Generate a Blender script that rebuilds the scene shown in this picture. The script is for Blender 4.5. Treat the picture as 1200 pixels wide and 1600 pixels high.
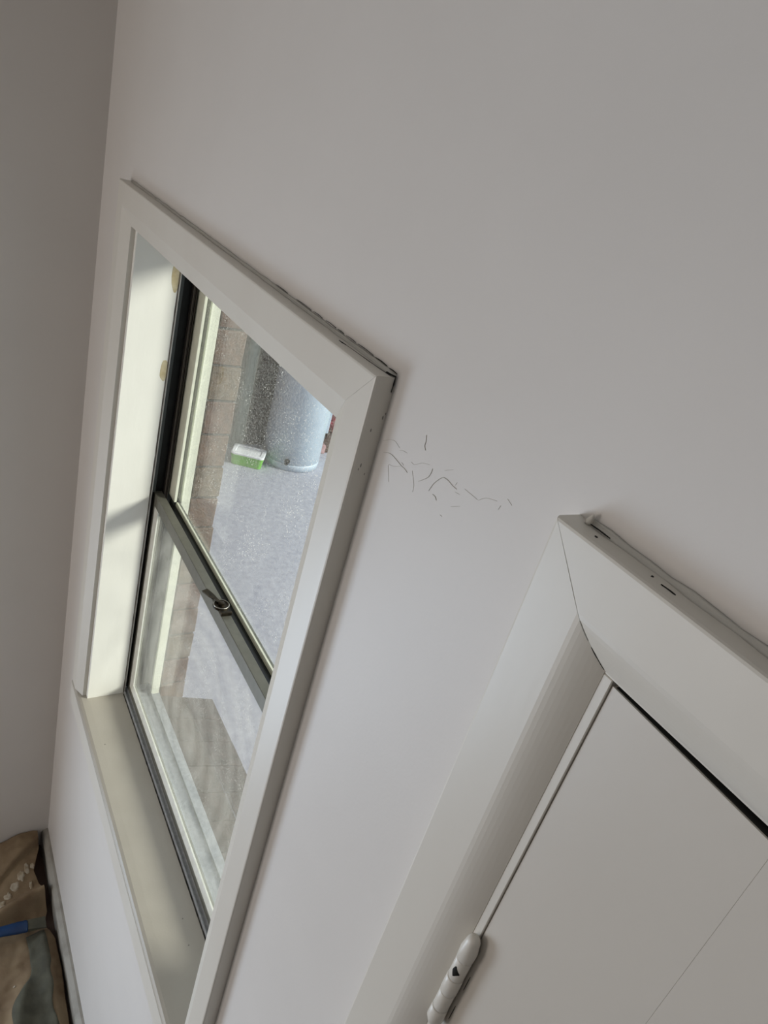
import bpy, bmesh, math, random
from mathutils import Vector, Matrix, noise

for o in list(bpy.data.objects):
    bpy.data.objects.remove(o, do_unlink=True)
SC = bpy.context.scene
COL = SC.collection
random.seed(7)

# ------------------------------------------------------------------ camera
cam_d = bpy.data.cameras.new('camera')
cam = bpy.data.objects.new('camera', cam_d)
COL.objects.link(cam)
SC.camera = cam
cam_d.sensor_fit = 'VERTICAL'
cam_d.sensor_height = 24.0
cam_d.lens = 24.0 * 1127.88 / 1600.0
cam_d.clip_start = 0.01
right = Vector((0.48607377, 0.83484881, 0.25837911))
down = Vector((0.50285091, -0.02537335, -0.86400067))
fwd = Vector((-0.71475398, 0.54989423, -0.4321378))
rot = Matrix((right, -down, -fwd)).transposed()
cam.matrix_world = Matrix.Translation((0, -0.367, 2.35)) @ rot.to_4x4()

# ------------------------------------------------------------------ sky
W = bpy.data.worlds.new('overcast_sky')
SC.world = W
W.use_nodes = True
bg = W.node_tree.nodes['Background']
bg.inputs[0].default_value = (0.80, 0.88, 1.0, 1)
bg.inputs[1].default_value = 1.05


def area(name, loc, target, sx, sy, power, col):
    d = bpy.data.lights.new(name, 'AREA')
    d.shape = 'RECTANGLE'; d.size = sx; d.size_y = sy
    d.energy = power; d.color = col
    o = bpy.data.objects.new(name, d)
    o.location = loc
    o.rotation_euler = (Vector(target) - Vector(loc)).to_track_quat('-Z', 'Y').to_euler()
    COL.objects.link(o)
    return o

# hazy low sun: soft, from the upper right outside the window
sd = bpy.data.lights.new('hazy_sun', 'SUN'); sd.energy = 4.8; sd.angle = math.radians(15); sd.color = (1.0, 0.97, 0.90)
sun = bpy.data.objects.new('hazy_sun', sd); COL.objects.link(sun)
sun.rotation_euler = Vector((-.50, -.74, -.42)).to_track_quat('-Z', 'Y').to_euler()
# daylight through the glazed opening in the left wall, further back in the room; an added, unseen warm fill light behind; the ceiling lamp
area('daylight_side_window', (-1.83, -1.45, 0.68), (0, -1.45, 0.68), 0.92, 1.04, 29, (0.68, 0.83, 1.0))
area('warm_fill_light', (-1.10, -2.66, 1.50), (-1.10, 0, 1.50), 0.8, 1.1, 13.5, (1.0, 0.88, 0.78))
area('ceiling_lamp_light', (0.05, -1.15, 2.66), (0.05, -1.15, 0), 0.34, 0.34, 1.2, (1.0, 0.88, 0.76))

SC.view_settings.view_transform = 'Standard'
SC.view_settings.look = 'None'
SC.view_settings.gamma = 1.0
SC.view_settings.use_curve_mapping = False
SC.view_settings.exposure = 0.12

# ------------------------------------------------------------------ materials
def srgb(r, g, b):
    f = lambda c: (c / 255 / 12.92) if c / 255 <= 0.04045 else ((c / 255 + 0.055) / 1.055) ** 2.4
    return (f(r), f(g), f(b), 1)


def mat(name, col, rough=0.5, col2=None, nscale=20, ndetail=4, bump=0.0, bscale=200, metal=0.0,
        spec=0.5, lo=0.35, hi=0.65, stretch=(1, 1, 1), bdist=0.001):
    m = bpy.data.materials.new(name); m.use_nodes = True
    nt = m.node_tree; n = nt.nodes; l = nt.links
    p = n['Principled BSDF']
    p.inputs['Base Color'].default_value = col
    p.inputs['Roughness'].default_value = rough
    p.inputs['Metallic'].default_value = metal
    p.inputs['Specular IOR Level'].default_value = spec
    tc = n.new('ShaderNodeTexCoord')
    mp = n.new('ShaderNodeMapping'); mp.inputs['Scale'].default_value = stretch
    l.new(tc.outputs['Object'], mp.inputs[0])
    if col2 is not None:
        t = n.new('ShaderNodeTexNoise'); t.inputs['Scale'].default_value = nscale
        t.inputs['Detail'].default_value = ndetail
        l.new(mp.outputs[0], t.inputs[0])
        r = n.new('ShaderNodeValToRGB')
        r.color_ramp.elements[0].position = lo; r.color_ramp.elements[1].position = hi
        r.color_ramp.elements[0].color = col; r.color_ramp.elements[1].color = col2
        l.new(t.outputs['Fac'], r.inputs[0]); l.new(r.outputs[0], p.inputs['Base Color'])
    if bump > 0:
        t2 = n.new('ShaderNodeTexNoise'); t2.inputs['Scale'].default_value = bscale
        t2.inputs['Detail'].default_value = 3
        l.new(mp.outputs[0], t2.inputs[0])
        b = n.new('ShaderNodeBump'); b.inputs['Strength'].default_value = bump
        b.inputs['Distance'].default_value = bdist
        l.new(t2.outputs['Fac'], b.inputs['Height']); l.new(b.outputs[0], p.inputs['Normal'])
    return m

M_WALL = mat('wall_paint', (0.68, 0.65, 0.615, 1), 0.5, (0.665, 0.635, 0.60, 1), 6, bump=0.10, bscale=260, spec=0.35)
M_TRIM = mat('trim_paint', (0.67, 0.64, 0.575, 1), 0.38, (0.65, 0.615, 0.55, 1), 9, bump=0.12, bscale=60, stretch=(1, 1, .3))
M_TRIMSIDE = M_TRIM
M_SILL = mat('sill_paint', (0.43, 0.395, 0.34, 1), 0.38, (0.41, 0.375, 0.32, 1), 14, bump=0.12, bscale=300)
M_CREAM = mat('old_cream_enamel', (0.86, 0.84, 0.77, 1), 0.4, (0.84, 0.82, 0.75, 1), 7, bump=0.35, bscale=55, stretch=(1, 1, .35))
M_DOOR = mat('door_paint', (0.58, 0.54, 0.48, 1), 0.42, (0.56, 0.52, 0.46, 1), 5, bump=0.12, bscale=90)
M_ALU = mat('aged_aluminium', (0.165, 0.158, 0.128, 1), 0.45, (0.14, 0.134, 0.108, 1), 60, metal=0.3, stretch=(1, 1, 1))
M_ALUDIRTY = mat('dirty_aluminium', (0.46, 0.47, 0.48, 1), 0.6, (0.34, 0.35, 0.36, 1), 90, metal=0.3, bump=.3, bscale=300)
M_TRACK = mat('dark_track', (0.012, 0.013, 0.011, 1), 0.5, (0.008, 0.008, 0.007, 1), 40, spec=.25)
M_TRACKRIB = mat('dark_grey_rib', (0.040, 0.046, 0.042, 1), 0.5)
M_WEB = mat('dark_grey_frame', (0.045, 0.05, 0.045, 1), 0.5)
M_LIP = mat('pale_aluminium_lip', (0.45, 0.44, 0.41, 1), 0.35, (0.36, 0.35, 0.32, 1), 60, metal=.3)
M_BRONZE = mat('brown_seal', (0.10, 0.085, 0.07, 1), 0.5)
M_BEAD = mat('white_glazing_vinyl', (0.78, 0.78, 0.72, 1), 0.35, (0.70, 0.70, 0.62, 1), 80)
M_CRSASH = mat('cream_sash_enamel', (0.74, 0.74, 0.60, 1), 0.35, (0.66, 0.66, 0.54, 1), 50)
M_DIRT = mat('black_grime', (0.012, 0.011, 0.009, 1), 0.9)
M_GRIME = mat('grey_grime', (0.25, 0.24, 0.21, 1), 0.8)
M_CRACK = mat('plaster_crack', (0.46, 0.435, 0.39, 1), 0.8)
M_STAIN = mat('yellowed_paint', (0.50, 0.40, 0.22, 1), 0.5, (0.62, 0.54, 0.36, 1), 60)
M_BRASS = mat('tarnished_lock', (0.022, 0.018, 0.012, 1), 0.42, (0.06, 0.045, 0.028, 1), 120, metal=0.85)
M_STEEL = mat('worn_steel', (0.45, 0.43, 0.38, 1), 0.3, (0.3, 0.28, 0.24, 1), 120, metal=0.9)
M_MORTAR = mat('grey_mortar', (0.10, 0.09, 0.08, 1), 0.95, (0.07, 0.065, 0.055, 1), 60, bump=.6, bscale=300)
M_BRICKS = [mat('brick_face_' + c, srgb(*a), 0.92, srgb(*b), 55, bump=.8, bscale=220, bdist=.002) for c, a, b in
            (('brown', (112, 90, 76), (92, 76, 66)), ('red', (110, 86, 73), (90, 72, 63)), ('tan', (112, 96, 80), (92, 80, 68)))]
M_BRICKSILL = mat('brick_sill_face', srgb(92, 82, 76), 0.95, srgb(74, 68, 62), 40, bump=.8, bscale=220, bdist=.002)
M_CONC = mat('patio_concrete', srgb(172, 174, 184), 0.9, srgb(150, 152, 164), 26, 9, bump=.5, bscale=60, bdist=.003, lo=.3, hi=.7)
M_GALV = mat('pale_grey_enamel_steel', (0.47, 0.56, 0.64, 1), 0.42, (0.42, 0.50, 0.58, 1), 6)
M_GREEN = mat('lime_plastic', srgb(120, 190, 60), 0.4, srgb(100, 170, 50), 10)
M_WHITEP = mat('white_plastic', (0.78, 0.80, 0.82, 1), 0.35)
M_FENCE = mat('dark_fence_timber', srgb(84, 78, 68), 0.9, srgb(60, 56, 50), 12, stretch=(1, 1, .1))
M_TEAL = mat('teal_downpipe', srgb(52, 74, 76), 0.5)
M_SHADEDBRICK = None
M_LEAF = mat('leaf_green', srgb(96, 160, 74), 0.6, srgb(140, 190, 100), 18)
M_LAWN = mat('lawn_green', srgb(122, 168, 92), 0.9, srgb(90, 140, 70), 60, bump=1, bscale=200, bdist=.01)
M_RED = mat('red_flowers', srgb(178, 60, 76), 0.6)
M_SOIL = mat('garden_soil', srgb(96, 72, 62), 1.0, srgb(66, 50, 44), 60, bump=1, bscale=120, bdist=.01)
M_PINKBRICK = mat('pink_edging', srgb(176, 140, 140), 0.9, srgb(140, 110, 110), 40)
M_EAVE = mat('eave_paint', (0.30, 0.29, 0.26, 1), 0.6)
M_CLOTH = mat('canvas_brown', srgb(140, 122, 96), 0.95, srgb(108, 88, 66), 14, 8, bump=.5, bscale=500, lo=.3, hi=.7)
M_RAG = mat('grey_rag', srgb(84, 83, 70), 0.95, srgb(68, 67, 57), 25, bump=.5, bscale=500)
M_SPLAT = mat('dried_white_paint', srgb(168, 158, 140), 0.8, srgb(142, 126, 102), 60, lo=.4, hi=.6)
M_BLUE = mat('blue_plastic', srgb(14, 60, 106), 0.4, srgb(10, 44, 84), 20)
M_FLOOR = mat('dark_timber_floor', srgb(84, 62, 50), 0.6, srgb(62, 46, 38), 8, stretch=(.2, 3, 1))
M_SKIRT = mat('shaded_skirting_paint', (0.33, 0.31, 0.27, 1), 0.6, (0.20, 0.185, 0.155, 1), 18, bump=.3, bscale=90, lo=.45, hi=.75)  # cream darkened so the paint holds the shadow on the skirting
M_CEIL = mat('ceiling_paint', (0.55, 0.54, 0.52, 1), 0.8)
M_OTHER = mat('bounce_cut_wall', (0.30, 0.28, 0.26, 1), 0.6)  # unseen walls coloured dark to cut the light they bounce
M_LAMP = mat('lamp_glass', (0.8, 0.8, 0.78, 1), 0.3)


def brick_wall_mat(name='brick_veneer', k=1.0):
    m = bpy.data.materials.new(name); m.use_nodes = True
    n = m.node_tree.nodes; l = m.node_tree.links; p = n['Principled BSDF']
    tc = n.new('ShaderNodeTexCoord'); mp = n.new('ShaderNodeMapping')
    mp.inputs['Rotation'].default_value = (math.radians(90), 0, 0)
    b = n.new('ShaderNodeTexBrick'); b.inputs['Scale'].default_value = 1
    b.inputs['Brick Width'].default_value = .24; b.inputs['Row Height'].default_value = .082
    b.inputs['Mortar Size'].default_value = .005
    b.inputs['Color1'].default_value = srgb(126, 98, 82); b.inputs['Color2'].default_value = srgb(132, 84, 70)
    b.inputs['Mortar'].default_value = srgb(120, 114, 104)
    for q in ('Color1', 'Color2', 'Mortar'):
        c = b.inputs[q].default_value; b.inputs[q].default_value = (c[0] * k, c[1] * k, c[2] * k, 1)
    l.new(tc.outputs['Object'], mp.inputs[0]); l.new(mp.outputs[0], b.inputs[0])
    l.new(b.outputs[0], p.inputs['Base Color']); p.inputs['Roughness'].default_value = .95
    return m
M_VENEER = brick_wall_mat()
M_SHADEDBRICK = brick_wall_mat('shaded_brick_veneer', .13)  # darkened copy of the veneer, shade built into its colour


def glass_mat(name, dirt_lo, dirt_hi, amount, speck, smear):
    m = bpy.data.materials.new(name); m.use_nodes = True
    n = m.node_tree.nodes; l = m.node_tree.links
    n.remove(n['Principled BSDF']); out = n['Material Output']
    tr = n.new('ShaderNodeBsdfTransparent'); tr.inputs[0].default_value = (.93, .955, .94, 1)
    gl = n.new('ShaderNodeBsdfGlossy'); gl.inputs['Roughness'].default_value = 0.02
    fr = n.new('ShaderNodeFresnel')
    ge = n.new('ShaderNodeNewGeometry')      # index of refraction seen from either side of the pane
    ir = n.new('ShaderNodeMapRange'); ir.inputs[3].default_value = 1.35; ir.inputs[4].default_value = 1 / 1.35
    l.new(ge.outputs['Backfacing'], ir.inputs[0]); l.new(ir.outputs[0], fr.inputs[0])
    mx = n.new('ShaderNodeMixShader')
    l.new(fr.outputs[0], mx.inputs[0]); l.new(tr.outputs[0], mx.inputs[1]); l.new(gl.outputs[0], mx.inputs[2])
    df = n.new('ShaderNodeBsdfDiffuse'); df.inputs[0].default_value = (.80, .79, .72, 1)
    tl = n.new('ShaderNodeBsdfTranslucent'); tl.inputs[0].default_value = (.80, .79, .72, 1)
    dm = n.new('ShaderNodeMixShader'); dm.inputs[0].default_value = .5
    l.new(df.outputs[0], dm.inputs[1]); l.new(tl.outputs[0], dm.inputs[2])
    tc = n.new('ShaderNodeTexCoord')
    # film of dust
    t1 = n.new('ShaderNodeTexNoise'); t1.inputs['Scale'].default_value = 9; t1.inputs['Detail'].default_value = 6
    l.new(tc.outputs['Object'], t1.inputs[0])
    r1 = n.new('ShaderNodeMapRange'); r1.inputs[1].default_value = .35; r1.inputs[2].default_value = .75
    r1.inputs[3].default_value = dirt_lo; r1.inputs[4].default_value = dirt_hi
    l.new(t1.outputs['Fac'], r1.inputs[0])
    # specks
    v = n.new('ShaderNodeTexVoronoi'); v.inputs['Scale'].default_value = 170
    l.new(tc.outputs['Object'], v.inputs[0])
    r2 = n.new('ShaderNodeMapRange'); r2.inputs[1].default_value = .09; r2.inputs[2].default_value = .20
    r2.inputs[3].default_value = speck; r2.inputs[4].default_value = 0
    l.new(v.outputs['Distance'], r2.inputs[0])
    t3 = n.new('ShaderNodeTexNoise'); t3.inputs['Scale'].default_value = 14; l.new(tc.outputs['Object'], t3.inputs[0])
    r3 = n.new('ShaderNodeMapRange'); r3.inputs[1].default_value = .47; r3.inputs[2].default_value = .62
    l.new(t3.outputs['Fac'], r3.inputs[0])
    m2 = n.new('ShaderNodeMath'); m2.operation = 'MULTIPLY'
    l.new(r2.outputs[0], m2.inputs[0]); l.new(r3.outputs[0], m2.inputs[1])
    # fine grain
    t4 = n.new('ShaderNodeTexNoise'); t4.inputs['Scale'].default_value = 420; l.new(tc.outputs['Object'], t4.inputs[0])
    r4 = n.new('ShaderNodeMapRange'); r4.inputs[1].default_value = .48; r4.inputs[2].default_value = .62
    r4.inputs[4].default_value = amount
    l.new(t4.outputs['Fac'], r4.inputs[0])
    # wiping arcs
    wv = n.new('ShaderNodeTexWave'); wv.wave_type = 'RINGS'; wv.rings_direction = 'Y'
    wv.inputs['Scale'].default_value = 5; wv.inputs['Distortion'].default_value = 5
    wv.inputs['Detail'].default_value = 2; wv.inputs['Detail Scale'].default_value = 1.5
    mp = n.new('ShaderNodeMapping'); mp.inputs['Location'].default_value = (1.05, 0, -1.2)
    l.new(tc.outputs['Object'], mp.inputs[0]); l.new(mp.outputs[0], wv.inputs[0])
    m5 = n.new('ShaderNodeMath'); m5.operation = 'MULTIPLY'; m5.inputs[1].default_value = smear
    l.new(wv.outputs['Fac'], m5.inputs[0])
    prev = r1.outputs[0]
    for s in (m2.outputs[0], r4.outputs[0], m5.outputs[0]):
        a = n.new('ShaderNodeMath'); a.operation = 'ADD'; a.use_clamp = True
        l.new(prev, a.inputs[0]); l.new(s, a.inputs[1]); prev = a.outputs[0]
    fm = n.new('ShaderNodeMixShader')
    l.new(prev, fm.inputs[0]); l.new(mx.outputs[0], fm.inputs[1]); l.new(dm.outputs[0], fm.inputs[2])
    l.new(fm.outputs[0], out.inputs[0])
    return m
M_GLASS_UP = glass_mat('dusty_glass', .0, .03, .12, 1.0, .0)
M_GLASS_LOW = glass_mat('wiped_dirty_glass', .02, .07, .10, .5, .05)

# ------------------------------------------------------------------ mesh helpers
def link(name, bm, m, parent=None, label=None, cat=None, group=None, kind=None, smooth=False, loc=None):
    me = bpy.data.meshes.new(name)
    bmesh.ops.recalc_face_normals(bm, faces=bm.faces)
    bm.to_mesh(me); bm.free()
    mats = m if isinstance(m, (list, tuple)) else [m]
    for k in mats: me.materials.append(k)
    if smooth:
        for p in me.polygons: p.use_smooth = True
    o = bpy.data.objects.new(name, me)
    COL.objects.link(o)
    if parent is not None: o.parent = parent
    if loc is not None: o.location = loc
    tag(o, label, cat, group, kind)
    return o


def tag(o, label=None, cat=None, group=None, kind=None):
    if label: o['label'] = label
    if cat: o['category'] = cat
    if group: o['group'] = group
    if kind: o['kind'] = kind


def empty(name, loc, label=None, cat=None, group=None, kind=None):
    o = bpy.data.objects.new(name, None); COL.objects.link(o); o.location = loc
    o.empty_display_size = .05
    tag(o, label, cat, group, kind)
    return o


def box(bm, x0, x1, y0, y1, z0, z1, bev=0.0, mi=0, seg=2):
    g = bmesh.ops.create_cube(bm, size=1)
    vs = g['verts']
    for v in vs:
        v.co = Vector(((x0 + x1) / 2 + v.co.x * (x1 - x0), (y0 + y1) / 2 + v.co.y * (y1 - y0), (z0 + z1) / 2 + v.co.z * (z1 - z0)))
    fs = set(f for v in vs for f in v.link_faces)
    for f in fs: f.material_index = mi
    if bev > 0:
        es = list(set(e for v in vs for e in v.link_edges))
        bmesh.ops.bevel(bm, geom=es, offset=bev, segments=seg, profile=.5, affect='EDGES')


def loft(bm, rings, close_ring=True, caps=True):
    """rings: lists of points of equal length, joined one after another"""
    R = [[bm.verts.new(p) for p in r] for r in rings]
    n = len(R[0])
    for a, b in zip(R[:-1], R[1:]):
        for i in range(n if close_ring else n - 1):
            j = (i + 1) % n
            bm.faces.new((a[i], a[j], b[j], b[i]))
    if caps and close_ring:
        bm.faces.new(R[0][::-1]); bm.faces.new(R[-1])
    return R


def cyl(bm, c, axis, r, h, seg=24, prof=None):
    """turned shape round an axis; prof = [(radius, height)]"""
    a = Vector(axis).normalized(); q = Vector((0, 0, 1)).rotation_difference(a)
    prof = prof or [(r, 0), (r, h)]
    rings = []
    for rr, hh in prof:
        rings.append([Vector(c) + q @ Vector((rr * math.cos(t * 2 * math.pi / seg), rr * math.sin(t * 2 * math.pi / seg), hh)) for t in range(seg)])
    loft(bm, rings)


def ribbon(bm, pts, w, d, normal=(0, -1, 0), taper=True):
    """thin raised strip following points, width w (or list), standing d off the surface"""
    nrm = Vector(normal); P = [Vector(p) for p in pts]; n = len(P); rings = []
    for i, p in enumerate(P):
        t = (P[min(i + 1, n - 1)] - P[max(i - 1, 0)]).normalized()
        s = t.cross(nrm).normalized()
        ww = (w[i] if isinstance(w, list) else w) * (1 if not taper else (.35 + .65 * math.sin(math.pi * (i + .5) / n)))
        rings.append([p - s * ww / 2, p - s * ww * .2 + nrm * d, p + s * ww * .2 + nrm * d, p + s * ww / 2])
    loft(bm, rings)


def smooth_pts(pts, k=4):
    P = [Vector(p) for p in pts]; out = []
    for i in range(len(P) - 1):
        p0 = P[max(i - 1, 0)]; p1 = P[i]; p2 = P[i + 1]; p3 = P[min(i + 2, len(P) - 1)]
        for j in range(k):
            t = j / k
            out.append(.5 * ((2 * p1) + (p2 - p0) * t + (2 * p0 - 5 * p1 + 4 * p2 - p3) * t * t + (3 * p1 - p0 - 3 * p2 + p3) * t ** 3))
    out.append(P[-1])
    return out

# ------------------------------------------------------------------ the room
XL, XR, YF, ZC = -1.762, 3.20, -2.62, 2.78
WX0, WX1, WZ0, WZ1 = -1.458, -0.552, 0.915, 2.133      # rough opening of the window
DX0, DX1, DZ1 = -0.214, 0.650, 2.112                    # rough opening of the door
YO = 0.128                                             # outer face of the inner leaf


def wall_with_holes(xs, zs, holes, y0, y1):
    bm = bmesh.new()
    for i in range(len(xs) - 1):
        for j in range(len(zs) - 1):
            cx = (xs[i] + xs[i + 1]) / 2; cz = (zs[j] + zs[j + 1]) / 2
            if any(h[0] < cx < h[1] and h[2] < cz < h[3] for h in holes): continue
            box(bm, xs[i], xs[i + 1], y0, y1, zs[j], zs[j + 1])
    bmesh.ops.remove_doubles(bm, verts=bm.verts, dist=1e-5)
    kill = [f for f in bm.faces if any(g is not f and (g.calc_center_median() - f.calc_center_median()).length < 1e-6
                                       for e in f.edges for g in e.link_faces)]
    bmesh.ops.delete(bm, geom=kill, context='FACES')
    return bm

wall_back = link('wall_back', wall_with_holes([XL - .1, WX0, WX1, DX0, DX1, XR + .1], [0, WZ0, DZ1, WZ1, ZC],
                 [(WX0, WX1, WZ0, WZ1), (DX0, DX1, -1, DZ1)], 0, YO), M_WALL, kind='structure',
                 label='off-white painted wall holding the window and the door', cat='wall')
bm = wall_with_holes([YF, -1.95, -.95, 0], [0, .12, 1.24, ZC], [(-1.95, -.95, .12, 1.24)], -.1, 0)
bmesh.ops.transform(bm, matrix=Matrix(((0, 1, 0, 0), (1, 0, 0, 0), (0, 0, 1, 0), (0, 0, 0, 1))), verts=bm.verts)
link('wall_left', bm, M_WALL, kind='structure', label='shaded grey-white wall left of the window', cat='wall', loc=(XL, 0, 0))
bm = bmesh.new(); box(bm, XR, XR + .1, YF, 0, 0, ZC)
link('wall_right', bm, M_OTHER, kind='structure', label='wall on the right side of the room, toned dark to cut bounced light', cat='wall')
bm = wall_with_holes([XL - .1, -1.55, -.65, XR + .1], [0, 2.10, ZC], [(-1.55, -.65, -.1, 2.10)], YF - .1, YF)  # opening added for the warm fill light
link('wall_front', bm, M_OTHER, kind='structure', label='wall behind the camera, toned dark to cut bounced light', cat='wall')
bm = bmesh.new(); box(bm, XL - .1, XR + .1, YF - .1, YO, -.1, 0)
link('floor', bm, M_FLOOR, kind='structure', label='dark timber floor under the drop cloth', cat='floor')
bm = bmesh.new(); box(bm, XL - .1, XR + .1, YF - .1, YO, ZC, ZC + .08)
link('ceiling', bm, M_CEIL, kind='structure', label='white flat ceiling above the room', cat='ceiling')

# skirting with a chamfered top
bm = bmesh.new()
for xa, xb in ((XL, DX0 - .062), (DX1 + .062, XR)):
    pr = [(0, 0), (-.020, 0), (-.020, .064), (-.016, .071), (-.007, .076), (0, .076)]
    loft(bm, [[Vector((xa, y, z)) for y, z in pr], [Vector((xb, y, z)) for y, z in pr]])
bb = link('baseboard_back', bm, M_SKIRT, kind='structure', label='cream skirting board under the window, shadow put into its paint', cat='baseboard')
# hairline cracks and flaking paint between window and door
CR = [
[(-0.503, 2.11), (-0.496, 2.113), (-0.489, 2.114), (-0.479, 2.113), (-0.472, 2.112), (-0.466, 2.112), (-0.461, 2.111)],
[(-0.509, 2.119), (-0.499, 2.125), (-0.491, 2.127), (-0.486, 2.126), (-0.482, 2.125)],
[(-0.481, 2.123), (-0.476, 2.125), (-0.469, 2.126)],
[(-0.451, 2.152), (-0.449, 2.147), (-0.449, 2.143), (-0.446, 2.14)],
[(-0.46, 2.122), (-0.455, 2.122), (-0.449, 2.126), (-0.444, 2.129), (-0.435, 2.132)],
[(-0.43, 2.131), (-0.43, 2.127), (-0.432, 2.122), (-0.437, 2.117), (-0.443, 2.112)],
[(-0.426, 2.112), (-0.423, 2.12), (-0.419, 2.126), (-0.414, 2.131), (-0.407, 2.132), (-0.4, 2.131), (-0.394, 2.131)],
[(-0.395, 2.128), (-0.389, 2.129)], [(-0.396, 2.136), (-0.397, 2.133)],
[(-0.42, 2.112), (-0.416, 2.112), (-0.413, 2.11)], [(-0.403, 2.102), (-0.4, 2.102)],
[(-0.385, 2.136), (-0.377, 2.136), (-0.368, 2.136)], [(-0.367, 2.136), (-0.36, 2.142), (-0.348, 2.146)],
[(-0.455, 2.116), (-0.451, 2.111), (-0.447, 2.106), (-0.446, 2.1)], [(-0.491, 2.103), (-0.483, 2.09)],
[(-0.491, 2.104), (-0.483, 2.106), (-0.471, 2.112)], [(-0.343, 2.145), (-0.344, 2.141)],
[(-0.339, 2.153), (-0.333, 2.151)], [(-0.415, 2.137), (-0.405, 2.143)], [(-0.394, 2.115), (-0.384, 2.121)],
[(-0.473, 2.115), (-0.469, 2.114)]]
STRONG = {0, 3, 5, 6, 9}
for i, c in enumerate(CR):
    bm = bmesh.new()
    w = .0008 if i in STRONG else .0004
    ribbon(bm, smooth_pts([(x, .0002, z) for x, z in c]), w, .0007 if i in STRONG else .0005)
    link('paint_crack', bm, M_CRACK, wall_back)

# ------------------------------------------------------------------ moulding profile (u across from the outer edge, y)
def profile(w, flat, k=8, curve=1.6):
    P = [(0, 0), (0, -.0190), (.0008, -.0209), (.0025, -.0215), (flat, -.0215)]
    for i in range(1, k + 1):
        t = i / k
        P.append((flat + (w - flat) * t, -.0215 + (.0215 - .0085) * t ** curve))
    P += [(w, 0)]
    return P


def leg_v(xo, sgn, z0, ztop, pf, cut=0.0):
    """upright architrave: xo outer edge, sgn=+1 profile goes to +x; mitred at the top"""
    bm = bmesh.new()
    n = 14
    rings = []
    for k in range(n + 1):
        f = k / n
        r = []
        for u, y in pf:
            zt = ztop - u - cut
            wob = .0005 * noise.noise(Vector((xo * 7, f * 5, u * 9)))
            r.append(Vector((xo + sgn * u + (wob if 0 < f < 1 else 0), y, z0 + (zt - z0) * f)))
        rings.append(r)
    loft(bm, rings)
    return bm


def leg_h(x0, x1, ztop, pf, cut=0.0):
    bm = bmesh.new(); n = 14; rings = []
    for k in range(n + 1):
        f = k / n
        rings.append([Vector((x0 + u + cut + (x1 - x0 - 2 * u - 2 * cut) * f, y,
                              ztop - u + (0 if f in (0, 1) else .0006 * noise.noise(Vector((f * 6, xc, u * 12)))))) for u, y in pf for xc in (x0,)])
    loft(bm, rings)
    return bm

# ------------------------------------------------------------------ window
AX0, AX1, AZT = -1.523, -0.5155, 2.178
window = empty('window_1', (0, 0, 0), 'double-hung aluminium window with white painted surround', 'window', kind='structure')
pfw = profile(.070, .040, 2, 1.0)
link('architrave', leg_v(AX0, 1, .952, AZT, pfw), M_TRIM, window)
link('architrave', leg_v(AX1, -1, .952, AZT, pfw), M_TRIM, window)
link('architrave', leg_h(AX0, AX1, AZT, pfw, .00012), M_TRIM, window)
JL, JR, HZ, SZ = -1.440, -0.570, 2.112, .952
for x0, x1 in ((JL - .018, JL), (JR, JR + .018)):
    bm = bmesh.new(); box(bm, x0, x1, .0002, .090, SZ, HZ + .018, .0006)
    link('jamb_lining', bm, M_CREAM, window)
bm = bmesh.new(); box(bm, JL, JR, .0002, .090, HZ, HZ + .018)
link('head_lining', bm, M_CREAM, window)
# sill board with its rounded nose, and the apron below
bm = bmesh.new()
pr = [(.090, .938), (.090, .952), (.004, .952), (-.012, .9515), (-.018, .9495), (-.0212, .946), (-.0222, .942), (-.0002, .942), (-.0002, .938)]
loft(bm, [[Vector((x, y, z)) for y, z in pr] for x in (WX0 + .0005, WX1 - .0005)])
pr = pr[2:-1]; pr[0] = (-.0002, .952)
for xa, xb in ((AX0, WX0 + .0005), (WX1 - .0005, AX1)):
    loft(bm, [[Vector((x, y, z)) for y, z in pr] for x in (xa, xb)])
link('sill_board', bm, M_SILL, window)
bm = bmesh.new()
pr = [(-.0002, .9418), (-.0225, .9418), (-.0225, .884), (-.0215, .880), (-.019, .878), (-.0002, .878)]
loft(bm, [[Vector((x, y, z)) for y, z in pr] for x in (AX0, AX1)])
link('sill_apron', bm, M_TRIM, window)


def mirx(x): return 2 * -1.005 - x


def both(bm_fn):
    bm = bmesh.new(); bm_fn(bm, lambda x: x); bm_fn(bm, mirx); return bm


def bx(bm, fx, x0, x1, y0, y1, z0, z1, bev=0, mi=0):
    a, b = sorted((fx(x0), fx(x1))); box(bm, a, b, y0, y1, z0, z1, bev, mi, 1)

# outer aluminium frame, channel shaped, with exterior lip
bm = bmesh.new()
for fx in (lambda x: x, mirx):
    bx(bm, fx, -1.4625, -1.4590, .0905, .1745, .935, 2.128)
    bx(bm, fx, -1.4590, -1.4243, .1620, .1680, .9545, 2.1245)
box(bm, -1.459, -.551, .0905, .1745, 2.1245, 2.128)
box(bm, -1.459, -.551, .0905, .0925, 2.100, 2.1245)
outer_frame = link('outer_frame', bm, M_WEB, window)
for fx in (lambda x: x, mirx):
    bm = bmesh.new()
    bx(bm, fx, -1.4245, -1.4160, .1540, .1740, .9545, 2.124, .0006)
    link('outer_lip', bm, M_CRSASH, outer_frame)
    bm = bmesh.new()
    bx(bm, fx, -1.4588, -1.4375, .0903, .0926, .9606, 2.124, .0003)
    link('inner_lip', bm, M_LIP, outer_frame)
bm = bmesh.new(); box(bm, -1.4588, -.5512, .1690, .1740, 2.100, 2.1240, .0006, 0, 1)
link('outer_lip', bm, M_CRSASH, outer_frame)
bm = bmesh.new()
box(bm, -1.4585, -.5515, .0905, .1765, .9385, .9535)
box(bm, -1.4585, -.5515, .0905, .0925, .9535, .9600)
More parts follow.
